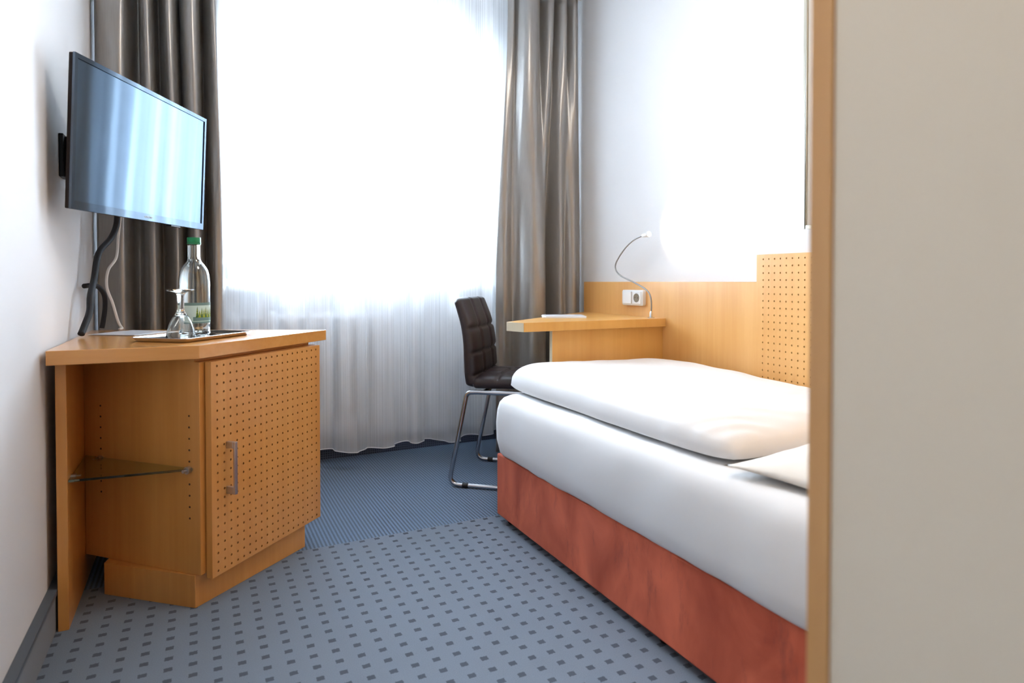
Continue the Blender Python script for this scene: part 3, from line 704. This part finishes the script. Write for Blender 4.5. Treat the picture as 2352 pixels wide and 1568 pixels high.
# ------------------------------------------------------------------ chair
ch = empty('side_chair', (1.06,2.715,0), 'dark brown quilted chair with chrome legs, at the corner desk', 'chair')
cd = Vector((.77,-.638,0)).normalized(); cn = Vector((.638,.77,0)).normalized(); c0 = Vector((1.06,2.715,0)); cz = Vector((0,0,1))
def CP(s, o, z): return c0+cd*s+cn*o+cz*z
CW = .44
def loft_pad(name, spine, half_w, thick, seams_t, inset=.02, N=26, edge_p=3.2):
    """upholstered slab swept along spine [(s,z)] with quilt seams; spine is the middle of the pad"""
    pts = [Vector((a,0,b)) for a,b in spine]; pts = spline(pts, 10); n = len(pts)
    L_ = [0]
    for a, b in zip(pts, pts[1:]): L_.append(L_[-1]+(b-a).length)
    tot = L_[-1]; mb = MB(); rr = []
    NA = 60
    for i, p in enumerate(pts):
        t = (pts[min(i+1,n-1)]-pts[max(i-1,0)]).normalized(); nr = Vector((-t.z,0,t.x))   # upholstery side
        f = L_[i]/tot
        hw = half_w(f); th = thick(f)
        ee = min(f, 1-f)*tot
        endr = 1-max(0,(1-ee/.022))**2.2*.85 if ee < .022 else 1
        ring = []
        NF = 34
        xsF = [math.sin((k/NF-.5)*math.pi)*.45+(2*k/NF-1)*.55 for k in range(NF+1)]
        prof_ = [(-x, 1) for x in xsF]+[(x, -1) for x in xsF[1:-1]]
        for x, sg in prof_:
            y = sg*max(0,1-abs(x)**7)**(1/3.2)
            dent = 0
            fade = 1
            for q in (-.36,.36): dent = max(dent, math.exp(-((x-q)/.035)**2))
            for q in seams_t: dent = max(dent, math.exp(-((f-q)*tot/.0075)**2)*(1 if abs(x)<.99 else .6))
            if f < .02 or f > .98: dent = 0
            puff = .006*(1-abs(x)**4)
            h = th*endr*y
            if y > .2: h += (puff - dent*.011)*min(1,(y-.2)/.5)
            oo = CW/2 + x*hw*(1 if endr==1 else .9+.1*endr)
            w_ = p+nr*h
            ring.append(CP(w_.x, oo, w_.z))
        rr.append(ring)
    mb.rings(rr)
    return mb.build(name, M['leather'], ch, smooth=True)
# spine runs from the top of the back downwards, so that the normal faces the seat
loft_pad('backrest', [(.470-.47-.006,.872),(.014,.82),(.038,.745),(.052,.66),(.056,.58),(.060,.515),(.070,.462)], lambda f: .205+.012*math.sin(f*3), lambda f: .024+.012*f, (.36,.62,.87))
loft_pad('seat', [(.068,.480),(.16,.482),(.26,.484),(.36,.484),(.44,.472),(.475,.452)], lambda f: .213, lambda f: .030, (.30,.62))
for o in (.0, CW):
    pth = [CP(.10,o,.4435),CP(.055,o,.4365),CP(-.03,o,.075),CP(-.03,o,.011),CP(.03,o,.011),CP(.42,o,.011),CP(.46,o,.011),CP(.455,o,.07),CP(.40,o,.43),CP(.38,o,.4435)]
    lg = MB().tube(round_path([pth[0],CP(.052,o,.4405),CP(-.036,o,.011),CP(.47,o,.011),CP(.415,o,.4405),CP(.37,o,.4435)], .055, 9), .0105, 12, closed=True).build('leg_loop', M['chair_leg'], ch, smooth=True)
    for s_ in (.045,.38):
        MB().tube([CP(s_-.014,o,.0112),CP(s_+.014,o,.0112)], .0122, 12).build('floor_glide', M['dark'], lg, smooth=True, auto=40)
w = MB()
for s_ in (.13,.34): w.tube([CP(s_,0,.4435),CP(s_,CW,.4435)], .009, 10)
w.build('cross_bar', M['chair_leg'], ch, smooth=True)

# ------------------------------------------------------------------ bed
bed = empty('bed', (1.5,1.3,0), 'single box bed with terracotta velvet base and white fitted sheet', 'bed')
BX0, BX1, BY0, BY1 = 1.056, 1.915, .41, 2.262
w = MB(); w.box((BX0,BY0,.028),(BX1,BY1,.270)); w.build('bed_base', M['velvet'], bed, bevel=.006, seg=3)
for x, y in ((BX0+.05,BY1-.05),(BX1-.05,BY1-.05),(BX0+.05,BY0+.05),(BX1-.05,BY0+.05),(BX0+.05,1.3)):
    MB().lathe([(.022,0),(.024,.004),(.024,.028)], (x,y,0), 16, cap=(True,True)).build('foot', M['dark'], bed, smooth=True, auto=40)
w = MB(); rr = []
prof_m = [(.2715,.004),(.274,-.004),(.285,-.012),(.33,-.021),(.40,-.022),(.45,-.019),(.478,-.013),(.494,-.002),(.505,.014),(.511,.036),(.514,.10),(.515,.2)]
for z, ins in prof_m:
    ring = []
    for k, (px, py) in enumerate(rrect(BX0+ins, BY0+max(0,ins), BX1-max(0,ins), BY1-ins-.006, .075 if ins < .06 else .06, 26)):
        # add more points on the long sides by interpolating below
        ring.append((px,py))
    dense = []
    n = len(ring)
    for k in range(n):
        a, b = Vector((*ring[k],0)), Vector((*ring[(k+1)%n],0)); L_ = (b-a).length; m_ = max(1,int(L_/.05)) if ins < .01 else None
        dense.append((a,b,L_))
    rr.append(ring)
# uniform subdivision of the straight runs so that the sheet can ripple
def densify(ring):
    out = []; n = len(ring)
    for k in range(n):
        a, b = ring[k], ring[(k+1)%n]; m_ = 44 if k % 27 == 26 else 1
        for j in range(m_): t = j/m_; out.append((a[0]+(b[0]-a[0])*t, a[1]+(b[1]-a[1])*t))
    return out
R3 = []
for (z, ins), ring in zip(prof_m, rr):
    row = []
    for x, y in densify(ring):
        low = max(0, 1-(z-.27)/.10)
        rip = .004*fbm(x,y,z,7,2)*(1 if z < .49 else .4)
        zz = z + low*.006*fbm(x*1.0,y*1.0,0,6,2) + (.003*fbm(x,y,3,5,2) if z > .5 else 0)
        dx = -rip if x < 1.2 else 0
        row.append(Vector((x+dx, y+(rip if y > 2 else 0), zz)))
    R3.append(row)
w.rings(R3, True, (True,True))
w.build('mattress', M['sheet'], bed, smooth=True)

def soft_body(name, x0, x1, y0, y1, zb_fn, T_fn, nx, ny, m, pa=6, pb=6, ex=.42, wr=None, skew=None, lip=.26):
    mb = MB(); top = {}; bot = {}
    for i in range(nx+1):
        for j in range(ny+1):
            # denser towards the edges
            u = math.sin((i/nx-.5)*math.pi); v = math.sin((j/ny-.5)*math.pi)
            u = .35*u+.65*(2*i/nx-1); v = .35*v+.65*(2*j/ny-1)
            e = max(0,(1-abs(u)**pa)*(1-abs(v)**pb))
            x = x0+(x1-x0)*(u+1)/2; y = y0+(y1-y0)*(v+1)/2
            if skew: x, y = skew(u, v, x, y)
            zb = zb_fn(x,y); T_ = T_fn(u,v,x,y)
            W_ = wr(x,y,u,v) if wr else 0
            h = T_*e**ex
            zt = zb+lip*T_+(1-lip)*h+W_*e**.5
            zo = zb+lip*T_*(1-e)**6
            top[i,j] = mb.bm.verts.new((x,y,zt))
            bot[i,j] = top[i,j] if i in (0,nx) or j in (0,ny) else mb.bm.verts.new((x,y,zo))
    for i in range(nx):
        for j in range(ny):
            mb.face([top[i,j],top[i+1,j],top[i+1,j+1],top[i,j+1]]); mb.face([bot[i,j],bot[i,j+1],bot[i+1,j+1],bot[i+1,j]])
    return mb.build(name, m, smooth=True)
def duvet_wr(x, y, u, v):
    r_ = .010*fbm(x*1.0,y*1.0,0,3.5,3)
    # fine creases running across towards the head end
    c_ = .0030*math.sin((x*.55+y*1.0)*70+4*fbm(x,y,2,5,2))*max(0,1-(y-1.05)/.8)*(.5+.5*fbm(x,y,5,3,2))
    return r_+c_
def duvet_skew(u, v, x, y):
    x += -.030*(x-1.51)/.39*abs(v)**9*abs(u); y += -.016*v*abs(u)**9
    x += .012*fbm(y*1.0,u,1,3,2)*(1-u)/2
    y += .012*fbm(x*1.0,v,2,3,2)
    if v < 0: y += (x-1.17)*.10*(-v)
    return x, y
dv = soft_body('duvet', 1.100, 1.905, 1.085, 2.304, lambda x,y: .519, lambda u,v,x,y: .098+.012*max(0,v)-.018*max(0,-v)-.012*max(0,u), 70, 110, M['linen'], pa=9, pb=10, ex=.32, wr=duvet_wr, skew=duvet_skew, lip=.12)
tag(dv, 'white duvet spread over the bed', 'duvet')
def pil_skew(u, v, x, y):
    # corners drawn out to points
    k = (abs(u)*abs(v))**3
    return x+u*k*.03, y+v*k*.035
pl_ = soft_body('pillow', 1.10, 1.79, .50, 1.035, lambda x,y: .519, lambda u,v,x,y: .105, 60, 50, M['pillow'], pa=2.6, pb=2.6, ex=.62, wr=lambda x,y,u,v: .008*fbm(x,y,1,9,3), skew=pil_skew, lip=.12)
tag(pl_, 'plump ivory pillow at the head end of the bed', 'pillow')

# ------------------------------------------------------------------ light
W = bpy.data.worlds.new('daylight'); S.world = W; W.use_nodes = True
bg = W.node_tree.nodes['Background']; bg.inputs[0].default_value = (.72,.86,1.0,1); bg.inputs[1].default_value = 48.0
def light(kind, name, loc, energy, col, aim=None, **k):
    d = bpy.data.lights.new(name, kind); d.energy = energy; d.color = col
    for a, b in k.items(): setattr(d, a, b)
    o = bpy.data.objects.new(name, d); COL.objects.link(o); o.location = loc
    if aim is not None: o.rotation_euler = (Vector(aim)-Vector(loc)).to_track_quat('-Z','Y').to_euler()
    return o
light('AREA', 'window_daylight', ((WX0+WX1)/2, 3.80, (WZ0+WZ1)/2), 1, (1,1,1), aim=((WX0+WX1)/2, 0, (WZ0+WZ1)/2), shape='RECTANGLE', size=WX1-WX0, size_y=WZ1-WZ0)
bpy.data.lights['window_daylight'].cycles.is_portal = True
light('AREA', 'room_fill_light', (1.0,1.5,2.60), 11, (1,.93,.84), aim=(1.0,1.5,0), shape='DISK', size=.55)  # added unseen fill under the ceiling, lifts walls and cabinet door
light('SPOT', 'corridor_downlight', (-.02,.15,2.58), 44, (1,.78,.52), aim=(.02,.2,0), spot_size=R(80), spot_blend=1, shadow_soft_size=.08)
light('SPOT', 'desk_lamp_beam', h0+hd*.05, .9, (1,.84,.62), aim=h0+hd*.05+Vector((.85,-1,.12)), spot_size=R(150), spot_blend=1, shadow_soft_size=.012)
light('SPOT', 'reading_lamp_beam', (1.86,.62,1.05), 5, (1,.60,.30), aim=(1.32,1.12,.57), spot_size=R(42), spot_blend=.5, shadow_soft_size=.02)

# ------------------------------------------------------------------ camera
F, CX, HY, PIT = 1451.0, 1176.0, 646.0, R(1.0)
cam = bpy.data.cameras.new('camera'); co = bpy.data.objects.new('camera', cam); COL.objects.link(co); S.camera = co
cam.sensor_width = 36; cam.lens = 36*F/2352; cam.shift_y = ((HY+F*math.tan(PIT))-784)/2352; cam.clip_start = .05
co.location = (0,0,.95); co.rotation_euler = (R(90)-PIT, 0, -R(26.4))
cam.dof.use_dof = True; cam.dof.focus_distance = 2.3; cam.dof.aperture_fstop = 2.8
vs = S.view_settings; vs.view_transform = 'Standard'; vs.look = 'None'; vs.exposure = 0.32; vs.gamma = 1; vs.use_curve_mapping = False
